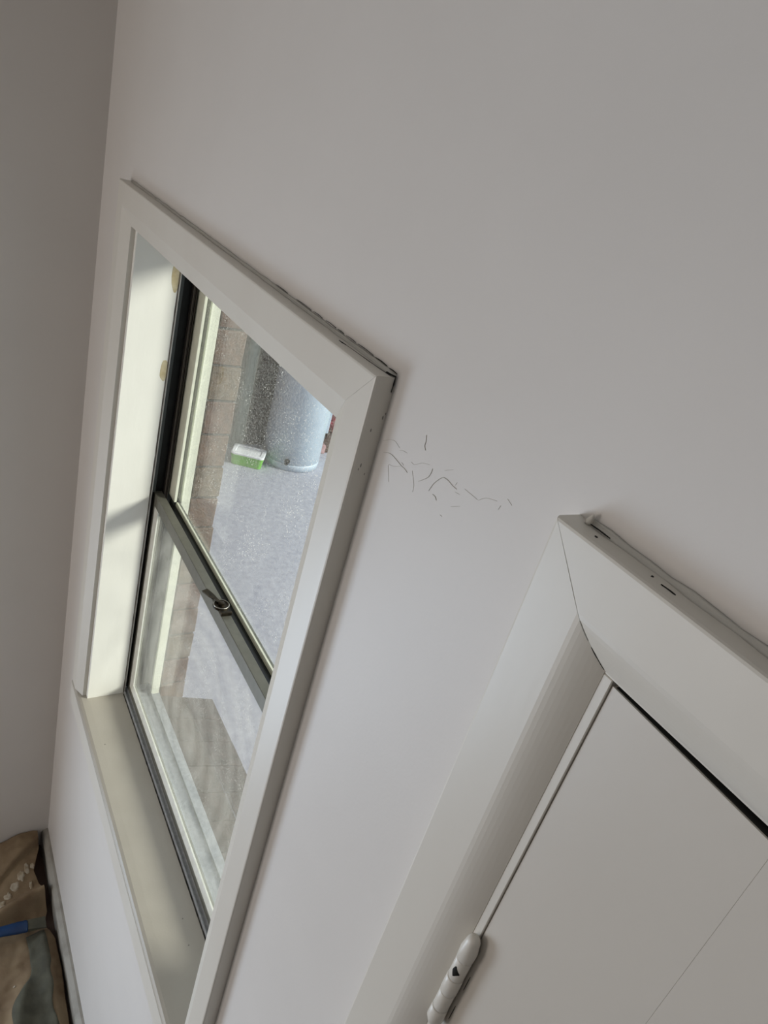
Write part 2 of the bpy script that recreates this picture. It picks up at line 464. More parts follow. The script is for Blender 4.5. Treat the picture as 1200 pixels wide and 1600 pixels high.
box(bm, -1.4585, -.5515, .1205, .1225, .9535, .9590)
box(bm, -1.4585, -.5515, .1540, .1560, .9535, .9590)
link('sill_channel', bm, M_ALUDIRTY, outer_frame)
# dark inner tracks with their ribs
for fx in (lambda x: x, mirx):
    bm = bmesh.new()
    bx(bm, fx, -1.4588, -1.4540, .0930, .1280, .9605, 2.124)
    link('side_track', bm, M_TRACK, outer_frame)
    bm = bmesh.new()
    bx(bm, fx, -1.4538, -1.4400, .0930, .1000, 1.5500, 2.124, .0008)
    link('track_rib', bm, M_TRACKRIB, outer_frame)
    bm = bmesh.new()
    bx(bm, fx, -1.4588, -1.4395, .1212, .1226, .9605, 2.124)
    bx(bm, fx, -1.4588, -1.4425, .1246, .1258, .9605, 2.124)
    bx(bm, fx, -1.4588, -1.4410, .1276, .1288, .9605, 2.124)
    link('track_fin', bm, M_BRONZE, outer_frame)

# lower sash (inner track)
LY0, LY1 = .1000, .1185
bm = bmesh.new()
for fx in (lambda x: x, mirx): bx(bm, fx, -1.4530, -1.4350, LY0, LY1, .9615, 1.5465, .0006)
box(bm, -1.4352, mirx(-1.4352), LY0, LY1, 1.5180, 1.5470, .0008, 0, 1)
box(bm, -1.4352, mirx(-1.4352), LY0, LY1, .9615, .9760, .0006, 0, 1)
lower = link('lower_sash', bm, M_ALU, window)
bm = bmesh.new()
def bead_ring(bm, x0, x1, z0, z1, wid, ya, yb, top=True):
    """splayed strip lying inside a sash rectangle"""
    o = [(x0, z0), (x1, z0), (x1, z1), (x0, z1)]
    i = [(x0 + wid, z0 + wid), (x1 - wid, z0 + wid), (x1 - wid, z1 - (wid if top else 0)), (x0 + wid, z1 - (wid if top else 0))]
    for k in range(4):
        if k == 2 and not top: continue
        j = (k + 1) % 4
        A = [Vector((o[k][0], ya, o[k][1])), Vector((i[k][0], yb - .003, i[k][1])), Vector((i[k][0], yb, i[k][1])), Vector((o[k][0], yb, o[k][1]))]
        B = [Vector((o[j][0], ya, o[j][1])), Vector((i[j][0], yb - .003, i[j][1])), Vector((i[j][0], yb, i[j][1])), Vector((o[j][0], yb, o[j][1]))]
        loft(bm, [A, B])
bead_ring(bm, -1.4348, mirx(-1.4348), .9762, 1.5178, .0135, LY0 + .0015, .1090, False)
link('glazing_bead', bm, M_BEAD, lower, label='white glazing bead around the lower pane')
bm = bmesh.new(); box(bm, -1.4345, mirx(-1.4345), .1095, .1130, .9765, 1.5175)
link('glass_pane', bm, M_GLASS_LOW, lower, label='smeared dirty glass of the lower sash')

# upper sash (outer track)
UY0, UY1 = .1330, .1530
bm = bmesh.new()
for fx in (lambda x: x, mirx): bx(bm, fx, -1.4560, -1.4040, UY0, UY0 + .006, 1.5430, 2.122, .0006)
box(bm, -1.4350, mirx(-1.4350), UY0, UY1, 2.095, 2.1220, .0006, 0, 1)
upper = link('upper_sash', bm, M_CRSASH, window)
for fx in (lambda x: x, mirx):
    bm = bmesh.new(); bx(bm, fx, -1.4560, -1.4370, UY0 + .0062, UY1, 1.5430, 2.0945, .0004)
    link('glazing_channel', bm, M_WEB, upper)
bm = bmesh.new()
box(bm, -1.4350, mirx(-1.4350), UY0 + .0002, UY1, 1.5160, 1.5345, .0006, 0, 1)
link('meeting_rail', bm, M_TRACK, upper)  # black colour paints in the shaded gap behind the lower sash
bm = bmesh.new()
pr = [(UY0 + .0045, 1.5347), (UY0 + .0045, 1.5405), (UY0 + .0060, 1.5432), (UY0 + .0095, 1.5432), (UY0 + .0100, 1.5347)]
loft(bm, [[Vector((-1.4035, y, z)) for y, z in pr], [Vector((mirx(-1.4035), y, z)) for y, z in pr]])
link('glazing_bead', bm, M_CRSASH, upper)
bm = bmesh.new(); box(bm, -1.4350, mirx(-1.4350), .1435, .1470, 1.5350, 2.0945)
link('glass_pane', bm, M_GLASS_UP, upper, label='dusty speckled glass of the upper sash')
bm = bmesh.new(); cyl(bm, (-1.440, .1660, 2.020), (0, 0, 1), .006, .022, 14, [(.003, 0), (.006, .003), (.006, .019), (.003, .022)])
link('guide_block', bm, M_BRONZE, outer_frame)

# sash lock on the meeting rail
LK = Vector((-1.010, .1095, 1.5470))
bm = bmesh.new()
cyl(bm, LK, (0, 0, 1), .0, 0, 28, [(.0155, 0), (.0155, .003), (.0135, .0045), (.0120, .0045), (.0105, .0035), (.0060, .0035), (.0055, .0085), (.0030, .0095)])
box(bm, LK.x - .002, LK.x + .030, LK.y - .0085, LK.y + .0085, LK.z + .0001, LK.z + .0030, .001)
box(bm, LK.x + .026, LK.x + .031, LK.y - .011, LK.y + .010, LK.z + .0005, LK.z + .0080, .001)
lock = link('sash_lock', bm, M_BRASS, lower, label='tarnished brass sash lock')
bm = bmesh.new()
a0 = Vector((-1, -.42, 0)).normalized(); s0 = Vector((.42, -1, 0)).normalized()
rings = []
for t, w, h in ((.006, .0040, .0060), (.016, .0035, .0062), (.022, .0050, .0064), (.030, .0062, .0066), (.045, .0066, .0070), (.048, .0058, .0070)):
    c = LK + a0 * t + Vector((0, 0, h))
    rings.append([c - s0 * w - Vector((0, 0, .0012)), c + s0 * w - Vector((0, 0, .0012)), c + s0 * w + Vector((0, 0, .0012)), c - s0 * w + Vector((0, 0, .0012))])
loft(bm, rings)
bm2 = bm
link('lock_lever', bm2, M_BRASS, lower)
bm = bmesh.new()
n = 26
rings = []
for i in range(n + 1):
    t = i / n * 2 * math.pi
    c = Vector((math.cos(t), math.sin(t), 0))
    rings.append([LK + c * (.0142 + .0011 * math.cos(q)) + Vector((0, 0, .0048 + .0011 * math.sin(q))) for q in (0, 1.57, 3.14, 4.71)])
loft(bm, rings, caps=False)
link('lock_ring', bm, M_STEEL, lower, smooth=True)

# grime lines and yellowed patches round the frame
bm = bmesh.new()
pts = [(JL + .004 + i * .012, .0885, .9522) for i in range(0, 72)]
ribbon(bm, pts, [.0016 + .0012 * random.random() for _ in pts], .0006, (0, 0, 1), False)
link('grime_line', bm, M_DIRT, window)
bm = bmesh.new()
pts = [(JL + .0001, .0885, .955 + i * .016) for i in range(0, 72)]
ribbon(bm, pts, [.0012 + .0012 * random.random() for _ in pts], .0005, (1, 0, 0), False)
link('grime_line', bm, M_BRONZE, window)


def blob(bm, c, ax1, ax2, r1, r2, d, nrm, seed, n=22):
    c = Vector(c); ax1 = Vector(ax1); ax2 = Vector(ax2); nrm = Vector(nrm)
    rg = []
    for k, (sc, h) in enumerate(((1, 0), (.94, d), )):
        rg.append([c + nrm * h + (ax1 * r1 * math.cos(t) + ax2 * r2 * math.sin(t)) * sc * (1 + .28 * noise.noise(Vector((math.cos(t) * 1.3, math.sin(t) * 1.3, seed))))
                   for t in [i * 2 * math.pi / n for i in range(n)]])
    loft(bm, rg)
bm = bmesh.new(); blob(bm, (JL, .083, 2.045), (0, 1, 0), (0, 0, 1), .009, .045, .0003, (1, 0, 0), 1)
link('paint_stain', bm, M_STAIN, window)
bm = bmesh.new(); blob(bm, (JL, .083, 1.838), (0, 1, 0), (0, 0, 1), .009, .022, .0003, (1, 0, 0), 5)
link('paint_stain', bm, M_STAIN, window)
for x, y, r in ((-1.278, .011, .0018), (-.746, .056, .0014), (-.80, .060, .0012)):
    bm = bmesh.new(); blob(bm, (x, y, .952), (1, 0, 0), (0, 1, 0), r, r, .0004, (0, 0, 1), x)
    link('paint_speck', bm, M_GRIME, window)

# filler bead and dark splits along the tops of both architraves
def caulk(name, x0, x1, z, seed, parent, r0=.0020, r1=.0034, n=60):
    bm = bmesh.new(); rings = []
    for i in range(n + 1):
        f = i / n; x = x0 + (x1 - x0) * f
        r = r0 + (r1 - r0) * (.5 + .5 * noise.noise(Vector((f * 9, seed, 0)))) + .0012 * noise.noise(Vector((f * 40, seed, 3)))
        rings.append([Vector((x, -.0003, z)), Vector((x, -r * 1.5, z + .0001)), Vector((x, -r * .55, z + r * .28)), Vector((x, -r * .15, z + r * .7)), Vector((x, -.0003, z + r * 1.3))])
    loft(bm, rings)
    return link(name, bm, M_TRIM, parent, smooth=True)
caulk('filler_bead', AX0 + .012, AX1 - .001, AZT, 3, window)


def split(pts, w, parent, d=.0006, nrm=(0, -1, 0), m=None):
    bm = bmesh.new()
    P = smooth_pts(pts, 3)
    ribbon(bm, P, [w * (.5 + random.random()) for _ in P], d, nrm)
    link('filler_split', bm, m or M_DIRT, parent)
for xa, xb, zz, w in ((-.80, -.765, 2.1822, .0007), (-.74, -.70, 2.1824, .0008), (-.695, -.672, 2.1826, .0009), (-.664, -.640, 2.1826, .0010),
                      (-.636, -.622, 2.1826, .0013), (-.617, -.596, 2.1825, .0009), (-.592, -.560, 2.1826, .0011), (-.556, -.534, 2.1822, .0014), (-.530, -.516, 2.1815, .0018)):
    split([(xa, -.0003, zz), ((xa + xb) / 2, -.0003, zz + .0003), (xb, -.0003, zz - .0002)], w * .30, window, .0010)
split([(-.612, -.0100, 2.1781), (-.604, -.0097, 2.1781), (-.598, -.0092, 2.1781)], .0022, window, .0004, (0, 0, 1))
split([(-.598, -.0092, 2.1781), (-.57, -.0080, 2.1781), (-.545, -.0070, 2.1781), (-.517, -.0050, 2.1781)], .0008, window, .0004, (0, 0, 1))
split([(-.526, -.0052, 2.1785), (-.519, -.0038, 2.1785), (-.5145, -.0018, 2.1785)], .0022, window, .0012, (0, 0, 1))
split([(-.5152, -.0015, 2.179), (-.5150, -.0016, 2.172), (-.5150, -.0022, 2.164)], .0012, window, .0007, (1, 0, 0))
split([(AX1 - .001, -.0216, AZT - .001), (AX1 - .014, -.0216, AZT - .014), (AX1 - .030, -.0216, AZT - .030)], .0004, window, .0001, m=M_CRACK)

# nicks in the paint along the edge of the right architrave
for y, z, r in ((-.0030, 2.139, .0012), (-.0010, 2.143, .0008), (-.0120, 2.126, .0011), (-.0125, 2.090, .0013), (-.0140, 2.086, .0009), (-.0060, 2.081, .0008)):
    bm = bmesh.new(); blob(bm, (AX1, y, z), (0, 1, 0), (0, 0, 1), r * .6, r * 1.6, .0002, (1, 0, 0), z * 9, 10)
    link('paint_nick', bm, M_GRIME, window)

# ------------------------------------------------------------------ door
door = empty('door_1', (0, 0, 0), 'off-white painted flush door, slightly ajar, in a moulded frame', 'door', kind='structure')
EX0, EX1, EZT = -0.2750, 0.7110, 2.1775
pfd = profile(.0710, .044)
link('architrave', leg_v(EX0, 1, 0, EZT, pfd, .0002), M_TRIM, door)
link('architrave', leg_v(EX1, -1, 0, EZT, pfd, .0002), M_TRIM, door)
link('architrave', leg_h(EX0, EX1, EZT, pfd, .0002), M_TRIM, door)
for xa, xb in ((DX0 + .0002, -.1968), (.6350, DX1 - .0002)):
    bm = bmesh.new(); box(bm, xa, xb, -.0080, .128, 0, 2.1044, .0006, 0, 1)
    link('door_jamb', bm, M_TRIM, door)
bm = bmesh.new(); box(bm, DX0 + .0002, DX1 - .0002, -.0080, .128, 2.1046, DZ1 - .0003, .0006, 0, 1)
link('door_jamb', bm, M_TRIM, door)
bm = bmesh.new()
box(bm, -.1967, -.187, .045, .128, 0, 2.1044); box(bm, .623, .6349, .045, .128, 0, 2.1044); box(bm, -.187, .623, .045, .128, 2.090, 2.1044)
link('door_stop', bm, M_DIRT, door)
caulk('filler_bead', EX0 + .012, EX1 - .002, EZT, 8, door, .0022, .0036)
bm = bmesh.new(); cyl(bm, (EX0 + .012, -.0045, EZT + .0005), (.25, 0, 1), 0, 0, 10, [(.0022, 0), (.0026, .002), (.0016, .005), (.0004, .0075)])
link('filler_lump', bm, M_TRIM, door, smooth=True)
for pts, w in (([(-.2600, -.0052, EZT + .0012), (-.252, -.0050, EZT + .0014), (-.243, -.0050, EZT + .0012)], .0012),
               ([(-.2485, -.0125, EZT + .0001), (-.2465, -.0122, EZT + .0001)], .0022),
               ([(-.2045, -.0095, EZT + .0001), (-.2030, -.0094, EZT + .0001)], .0026),
               ([(-.1960, -.0110, EZT + .0001), (-.190, -.0105, EZT + .0001), (-.1855, -.0108, EZT + .0001)], .0016)):
    split(pts, w, door, .0006, (0, 0, 1))
# mitre line and the open end of it
def on_prof(u):
    for (a, ya), (b, yb) in zip(pfd[:-1], pfd[1:]):
        if a <= u <= b and b > a: return ya + (yb - ya) * (u - a) / (b - a)
    return -.0085
split([(EX0 + u, on_prof(u) - .0001, EZT - u) for u in (.002, .02, .04, .046)], .00035, door, .0001, m=M_CRACK)
split([(EX0 + u, on_prof(u) - .0001, EZT - u) for u in (.048, .051, .054, .057)], .0011, door, .0003, m=M_GRIME)
split([(EX0 + u, on_prof(u) - .0001, EZT - u) for u in (.060, .064, .068, .0705)], .0012, door, .0004, m=M_DIRT)
# leaf turned on its hinges
AJ = math.radians(2.2)
HX, HY = -.1965, -.0140
leaf = link('door_leaf', bmesh.new(), M_DOOR, door)
bm = bmesh.new()
LW, LT, LZ = .826, .035, 2.1006
lx0 = .0001; ly0 = .0078
box(bm, lx0, lx0 + .1185, ly0, ly0 + LT, .012, LZ, .0001, 0, 1)
box(bm, lx0 + .1185, lx0 + LW, ly0 + .0001, ly0 + LT, .012, LZ, .0001, 0, 1)
me = bpy.data.meshes.new('door_leaf'); bm.to_mesh(me); bm.free(); me.materials.append(M_DOOR)
leaf.data = me
leaf.location = (HX, HY, 0); leaf.rotation_euler = (0, 0, -AJ)
bm = bmesh.new(); box(bm, lx0 + .002, lx0 + LW - .002, ly0 + .0015, ly0 + LT - .001, LZ - .0002, LZ + .0005)
link('leaf_top_edge', bm, M_DIRT, leaf, label='bare dark top edge of the door')


def hinge(ztop, worn):
    prof_seg = [(.0265, 'a'), (.0240, 'b'), (.0200, 'c'), (.0215, 'd'), (.0240, 'e')]
    z = ztop
    hb = None
    bm = bmesh.new()
    # flat plate let into the jamb edge, the body of the hinge
    box(bm, HX - .0085, HX - .0008, -.0092, -.0081, ztop - .105, ztop - .012, .0004)
    hb = link('hinge', bm, M_TRIM, door)
    for i, (h, _) in enumerate(prof_seg):
        bm = bmesh.new()
        R = .0069 if i % 2 == 0 else .0066
        if i == 0:
            pf = [(.0016, ztop), (.0040, ztop - .0012), (.0056, ztop - .0050), (.0062, ztop - .010), (.0072, ztop - .016), (R, z - h + .001), (R - .0006, z - h + .0003)]
        elif i == 4:
            pf = [(R - .0006, z - .0003), (R, z - .001), (R * 1.05, z - h * .6), (.0046, z - h + .003), (.0020, z - h)]
        else:
            pf = [(R - .0006, z - .0003), (R, z - .0012), (R, z - h + .0012), (R - .0006, z - h + .0003)]
        rings = [[Vector((HX + (r + .0003 * noise.noise(Vector((a, zz * 60, i)))) * math.cos(a), HY + (r) * math.sin(a), zz)) for a in [k * 2 * math.pi / 24 for k in range(24)]] for r, zz in pf]
        loft(bm, rings)
        link('knuckle', bm, M_TRIM, hb, smooth=True)
        z -= h
    bm = bmesh.new(); cyl(bm, (HX, HY, ztop - .112), (0, 0, 1), .0049, .104, 16)
    link('hinge_pin', bm, M_DIRT, hb)
    return hb
h1 = hinge(1.850, True); hinge(.30, False)
# chip of bare metal on the second knuckle and drips of paint
bm = bmesh.new()
zz = 1.812
cols = [(-2.30, .0005, -.0015), (-2.12, .0048, -.0040), (-1.95, .0050, -.0062), (-1.78, .0030, -.0050), (-1.62, .0018, -.0034), (-1.45, .0006, -.0022), (-1.30, -.0002, -.0014)]
rings = []
for a, zt, zb in cols:
    a += .55
    rings.append([Vector((HX + r_ * math.cos(a), HY + r_ * math.sin(a), zz + dz)) for r_, dz in ((.0064, zb), (.00685, zb), (.00685, zt), (.0064, zt))])
loft(bm, rings)
link('paint_chip', bm, M_TRACK, h1)
for dz, w, dx in ((-.045, .0010, .0072), (-.085, .0012, .0076)):
    bm = bmesh.new()
    ribbon(bm, [(HX + dx, -.0062, 1.850 + dz - k * .0045) for k in range(5)], w, .0006)
    link('paint_split', bm, M_DIRT, h1)
bm = bmesh.new(); ribbon(bm, [(HX - .0080, -.0093, 1.800 - k * .006) for k in range(7)], .0008, .0006)
link('paint_split', bm, M_DIRT, h1)
bm = bmesh.new(); ribbon(bm, [(HX - .0092, -.0093, 1.758 - k * .004) for k in range(5)], .0022, .0010)
link('paint_split', bm, M_GRIME, h1)
# round knob on the far side of the leaf
bm = bmesh.new(); cyl(bm, (.762, ly0, 1.0), (0, -1, 0), 0, 0, 24, [(.030, 0), (.030, .004), (.010, .006), (.010, .030), (.024, .038), (.027, .050), (.020, .060), (.004, .062)])
link('door_knob', bm, M_STEEL, leaf, smooth=True)

# ------------------------------------------------------------------ ceiling lamp (behind the camera)
lamp = empty('ceiling_lamp', (.05, -1.15, ZC), 'round flush ceiling lamp in the middle of the ceiling', 'lamp')
bm = bmesh.new(); cyl(bm, (0, 0, -.001), (0, 0, -1), 0, 0, 32, [(.16, 0), (.17, .004), (.17, .03), (.15, .034)])
link('lamp_base', bm, M_WHITEP, lamp)
bm = bmesh.new(); cyl(bm, (0, 0, -.036), (0, 0, -1), 0, 0, 32, [(.15, 0), (.165, .012), (.15, .04), (.10, .06), (.02, .068)])
link('lamp_shade', bm, M_LAMP, lamp, smooth=True)

# ------------------------------------------------------------------ outside: brick skin round the window
BX0, BX1, BZ0, BZ1 = -1.420, -0.590, 0.920, 2.142
bwall = link('wall_outside', wall_with_holes([-7.2, BX0 - .006, BX1 + .006, DX0 - .05, DX1 + .05, 4.0], [-.15, BZ0, DZ1 + .02, BZ1, 2.50],
             [(BX0 - .1, BX1 + .1, BZ0, BZ1), (DX0 - .05, DX1 + .05, -.2, DZ1 + .02)], .1770, .2370), [M_VENEER], kind='structure',
             label='brown brick outer skin of the house around the window', cat='wall')
bm = bmesh.new()
for xa, xb in ((BX0 - .110, BX0 - .0052), (BX1 + .0052, BX1 + .110)):
    box(bm, xa, xb, .1768, .2400, BZ0, BZ1)
link('mortar', bm, M_MORTAR, bwall)
proto = {}
for side in (0, 1):
    k = 0; z = .9020
    while z + .070 < BZ1 + .02:
        zz1 = z + .0755
        ln = .100
        z_gap = .006
        x0, x1 = (BX0 - ln, BX0) if side == 0 else (BX1, BX1 + ln)
        key = (side, k % 5)
        if key not in proto:
            bm = bmesh.new(); box(bm, x0, x1, .1772, .2420, 0, .0755, .0022, 0, 1)
            for v in bm.verts:
                v.co += Vector((noise.noise(v.co * 40 + Vector((k, 0, 0))), noise.noise(v.co * 37 + Vector((0, k, 9))), noise.noise(v.co * 33))) * .0016
            for v in bm.verts: v.co.y = max(v.co.y, .1772)
            me = bpy.data.meshes.new('brick'); bmesh.ops.recalc_face_normals(bm, faces=bm.faces); bm.to_mesh(me); bm.free()
            me.materials.append(M_BRICKS[0]); proto[key] = me
        me = proto[key]
        o = bpy.data.objects.new('brick', me); COL.objects.link(o); o.parent = bwall
        o.location = (random.uniform(-.0012, .0012), random.uniform(-.001, .003), z)
        if k == 0: o.location.z = .9202; o.scale.z = .74
        o.material_slots[0].link = 'OBJECT'; o.material_slots[0].material = M_BRICKS[(k * 7 + side) % 3]
        z += .0805; k += 1
# sloping brick sill
n = 10; pitch = (BX1 - BX0) / n
bm = bmesh.new()
pr = [(.1775, .905), (.1775, .933), (.325, .895), (.318, .868), (.2385, .885), (.2385, .8995)]
pr = [(.1775, .910), (.1775, .929), (.322, .892), (.316, .870), (.2386, .889), (.2386, .9199)]
pr = [(.2425, .9165), (.322, .8925), (.316, .868), (.2425, .886)]
loft(bm, [[Vector((BX0 + .003, y, z)) for y, z in pr], [Vector((BX1 - .003, y, z)) for y, z in pr]])
pr = [(.1775, .9202), (.1775, .9335), (.2425, .9165), (.2425, .9202)]
link('sill_mortar', bm, M_MORTAR, bwall)
bm = bmesh.new()
pr = [(.1775, .9203), (.1775, .9420), (.332, .8960), (.324, .8660), (.2425, .8880), (.2425, .9203)]
loft(bm, [[Vector((.0010, y, z)) for y, z in pr], [Vector((pitch - .0010, y, z)) for y, z in pr]])
bmesh.ops.bevel(bm, geom=list(bm.edges), offset=.0012, segments=1, affect='EDGES')
bmesh.ops.recalc_face_normals(bm, faces=bm.faces)
me_s = bpy.data.meshes.new('sill_brick'); bm.to_mesh(me_s); bm.free(); me_s.materials.append(M_BRICKS[0])
for i in range(n):
    o = bpy.data.objects.new('sill_brick', me_s); COL.objects.link(o); o.parent = bwall
    o.location = (BX0 + pitch * i, 0, random.uniform(0, .0015))
    o.material_slots[0].link = 'OBJECT'; o.material_slots[0].material = M_BRICKSILL

# eaves over the window
bm = bmesh.new(); box(bm, -7.2, 4.0, .1290, .30, 2.5005, 2.53); box(bm, -7.2, 4.0, .30, .33, 2.46, 2.62)
link('trim_1', bm, M_EAVE, kind='structure', label='dark painted eaves soffit over the window', cat='eaves')

# ground outside
GZ = -.15
bm = bmesh.new(); box(bm, -9, 5, .2375, 9, GZ - .08, GZ)
link('patio', bm, M_CONC, kind='structure', label='pale concrete patio outside the window', cat='patio')
# the wing of the house standing across the patio, its shade put into the brick colour
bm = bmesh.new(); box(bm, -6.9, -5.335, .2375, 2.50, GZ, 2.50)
wing = link('wall_wing', bm, M_SHADEDBRICK, kind='structure', label='brick wing of the house behind the water heater, shade painted into its colour', cat='wall')
bm = bmesh.new(); box(bm, -7.2, -4.45, .84, 2.75, 2.46, 2.54)  # out-of-view roof, added to throw shade on the wing and heater
link('trim_2', bm, M_EAVE, kind='structure', label='unseen flat roof added to shade the corner', cat='roof')

pipe = empty('downpipe', (-5.27, 1.97, GZ), 'teal downpipe on the shade-darkened brick wing left of the water heater', 'pipe')
bm = bmesh.new(); cyl(bm, (0, 0, 0.001), (0, 0, 1), .045, 2.6, 20)
link('pipe_shaft', bm, M_TEAL, pipe, smooth=True)
for z in (.5, 1.5):
    bm = bmesh.new(); cyl(bm, (0, 0, z), (0, 0, 1), .050, .03, 20); box(bm, -.064, -.04, -.012, .012, z + .005, z + .025)
    link('pipe_bracket', bm, M_TEAL, pipe)

# outdoor hot water heater
GC = Vector((-5.045, 2.372, GZ))
gas = empty('water_heater', GC, 'tall pale blue-grey cylindrical water heater standing outside on the patio', 'water heater')
R = .245
ang = lambda a: Vector((math.cos(a), math.sin(a), 0))
bm = bmesh.new()
cyl(bm, (0, 0, 0), (0, 0, 1), 0, 0, 64, [(R * .97, .0615), (R, .066), (R, 1.50), (R * .985, 1.515)])
link('tank_body', bm, M_GALV, gas, smooth=True)
bm = bmesh.new()
cyl(bm, (0, 0, 0), (0, 0, 1), 0, 0, 64, [(R * .93, .001), (R * .985, .004), (R * .997, .045), (R * .997, .058), (R * .97, .061)])
link('base_tray', bm, M_GALV, gas, smooth=True)
bm = bmesh.new()
cyl(bm, (0, 0, 0), (0, 0, 1), 0, 0, 64, [(R * 1.008, 1.5155), (R * 1.008, 1.545), (R * .94, 1.575), (R * .5, 1.59), (.01, 1.595)])
link('top_cap', bm, M_GALV, gas, smooth=True)
bm = bmesh.new(); a = math.radians(-32); u = ang(a)
cyl(bm, u * (R * .99) + Vector((0, 0, .090)), u, 0, 0, 16, [(.022, 0), (.022, .010), (.012, .012), (.012, .045), (.016, .046), (.016, .055)])
link('drain_valve', bm, M_TRACK, gas)
for z in (.42, 1.10):
    bm = bmesh.new(); a = math.radians(75); u = ang(a); t_ = Vector((-u.y, u.x, 0))
    c = u * (R - .001) + Vector((0, 0, z))
    loft(bm, [[c + t_ * sx * .07 * k + Vector((0, 0, sz * .10 * k)) + u * d for sx, sz in ((-1, -1), (1, -1), (1, 1), (-1, 1))] for k, d in ((1, -.01), (1, .008), (.93, .012))])
    link('access_cover', bm, M_GALV, gas)

# green tub with a white lid
tub = empty('plastic_tub', (-4.985, 1.962, GZ), 'lime green plastic tub with white lid left of the water heater', 'tub')
tub.rotation_euler = (0, 0, math.radians(60))
bm = bmesh.new()
pf = [(.92, .001), (.94, .004), (1, .080), (1.03, .082), (1.03, .092)]
def rrect(hx, hy, r, n=5):
    out = []
    for cx, cy, a0 in ((hx - r, hy - r, 0), (-hx + r, hy - r, 90), (-hx + r, -hy + r, 180), (hx - r, -hy + r, 270)):
        for k in range(n + 1):
            t = math.radians(a0 + 90 * k / n); out.append((cx + r * math.cos(t), cy + r * math.sin(t)))
    return out
loft(bm, [[Vector((x * s, y * s, z)) for x, y in rrect(.13, .095, .03)] for s, z in pf])
link('tub_body', bm, M_GREEN, tub)
bm = bmesh.new(); loft(bm, [[Vector((x * s, y * s, z)) for x, y in rrect(.13, .095, .03)] for s, z in ((1.04, .0922), (1.04, .104), (.98, .108), (.80, .108), (.78, .103))])
link('tub_lid', bm, M_WHITEP, tub)

# garden bed, shrubs and lawn beyond the patio edge
bm = bmesh.new(); box(bm, -9, -5.10, 3.05, 9, GZ + .0002, GZ + .035)
link('lawn', bm, M_LAWN, kind='structure', label='strip of lawn beyond the patio', cat='lawn')
bm = bmesh.new(); box(bm, -5.95, -5.20, 2.78, 3.04, GZ + .0002, GZ + .05, .01)
link('garden_bed', bm, M_SOIL, kind='structure', label='soil bed beside the patio', cat='garden bed')
edge = empty('bed_edging', (-5.14, 2.745, GZ), 'row of pinkish edging bricks around the garden bed', 'edging')
bm = bmesh.new(); box(bm, -.035, .035, -.032, .032, .0005, .085, .006, 0, 1)
me_e = bpy.data.meshes.new('brick'); bm.to_mesh(me_e); bm.free(); me_e.materials.append(M_PINKBRICK)
for i in range(9):
    o = bpy.data.objects.new('brick', me_e); COL.objects.link(o); o.parent = edge
    o.location = (-.07 - i * .098, 0, 0); o.rotation_euler = (0, 0, random.uniform(-.1, .1))


def leafy(bm, c, rx, rz, n, size, seed, mi=0):
    rnd = random.Random(seed)
    for _ in range(n):
        u = Vector((rnd.gauss(0, 1), rnd.gauss(0, 1), rnd.gauss(0, 1))).normalized() * (rnd.random() ** .4)
        p = Vector(c) + Vector((u.x * rx, u.y * rx, u.z * rz))
        q = Vector((rnd.uniform(-1, 1), rnd.uniform(-1, 1), rnd.uniform(-.2, 1))).normalized()
        s = q.orthogonal().normalized() * size * .35; t = q * size
        vs = [bm.verts.new(p), bm.verts.new(p + t * .5 + s), bm.verts.new(p + t), bm.verts.new(p + t * .5 - s)]
        f = bm.faces.new(vs); f.material_index = mi
for nm, c, r, rz, cols, lab in (('flowering_shrub', (-5.40, 2.885, GZ + .05), .10, .14, M_RED, 'low shrub with dark red foliage beside the water heater'),
                                ('leafy_shrub', (-5.48, 3.16, GZ + .034), .13, .26, M_LEAF, 'bright green leafy shrub behind the red one')):
    t = empty(nm, c, lab, 'shrub')
    bm = bmesh.new(); leafy(bm, (0, 0, rz + .06), r, rz, 420, .05, len(nm))
    link('foliage', bm, cols, t)
    bm = bmesh.new()
    for a in range(5):
        cyl(bm, (0, 0, 0), (math.cos(a * 1.25) * .35, math.sin(a * 1.25) * .35, 1), .006, rz + .02, 6)
    link('stem', bm, M_SOIL, t)
hd = empty('garden_hedge', (-7.6, 5.2, GZ + .034), 'green hedge at the far side of the lawn', 'hedge')
bm = bmesh.new(); leafy(bm, (0, 0, .75), 1.1, .72, 2600, .12, 5)
link('foliage', bm, M_LEAF, hd)
bm = bmesh.new()
for a in range(6): cyl(bm, (-.8 + a * .3, 0, 0), (0, 0, 1), .03, .7, 8)
link('stem', bm, M_SOIL, hd)

# ------------------------------------------------------------------ drop cloth on the floor
def edge_y(x):
    E = [(-1.755, -.034), (-1.70, -.036), (-1.63, -.060), (-1.57, -.044), (-1.50, -.036), (-1.47, -.050), (-1.40, -.028), (-1.30, -.026), (-1.22, -.029), (-1.12, -.030), (-.9, -.06), (-.5, -.04), (-.3, -.05)]
    for (a, ya), (b, yb) in zip(E[:-1], E[1:]):
        if a <= x <= b: return ya + (yb - ya) * (x - a) / (b - a)
    return -.05


def sstep(a, b, x):
    t = max(0, min(1, (x - a) / (b - a))); return t * t * (3 - 2 * t)


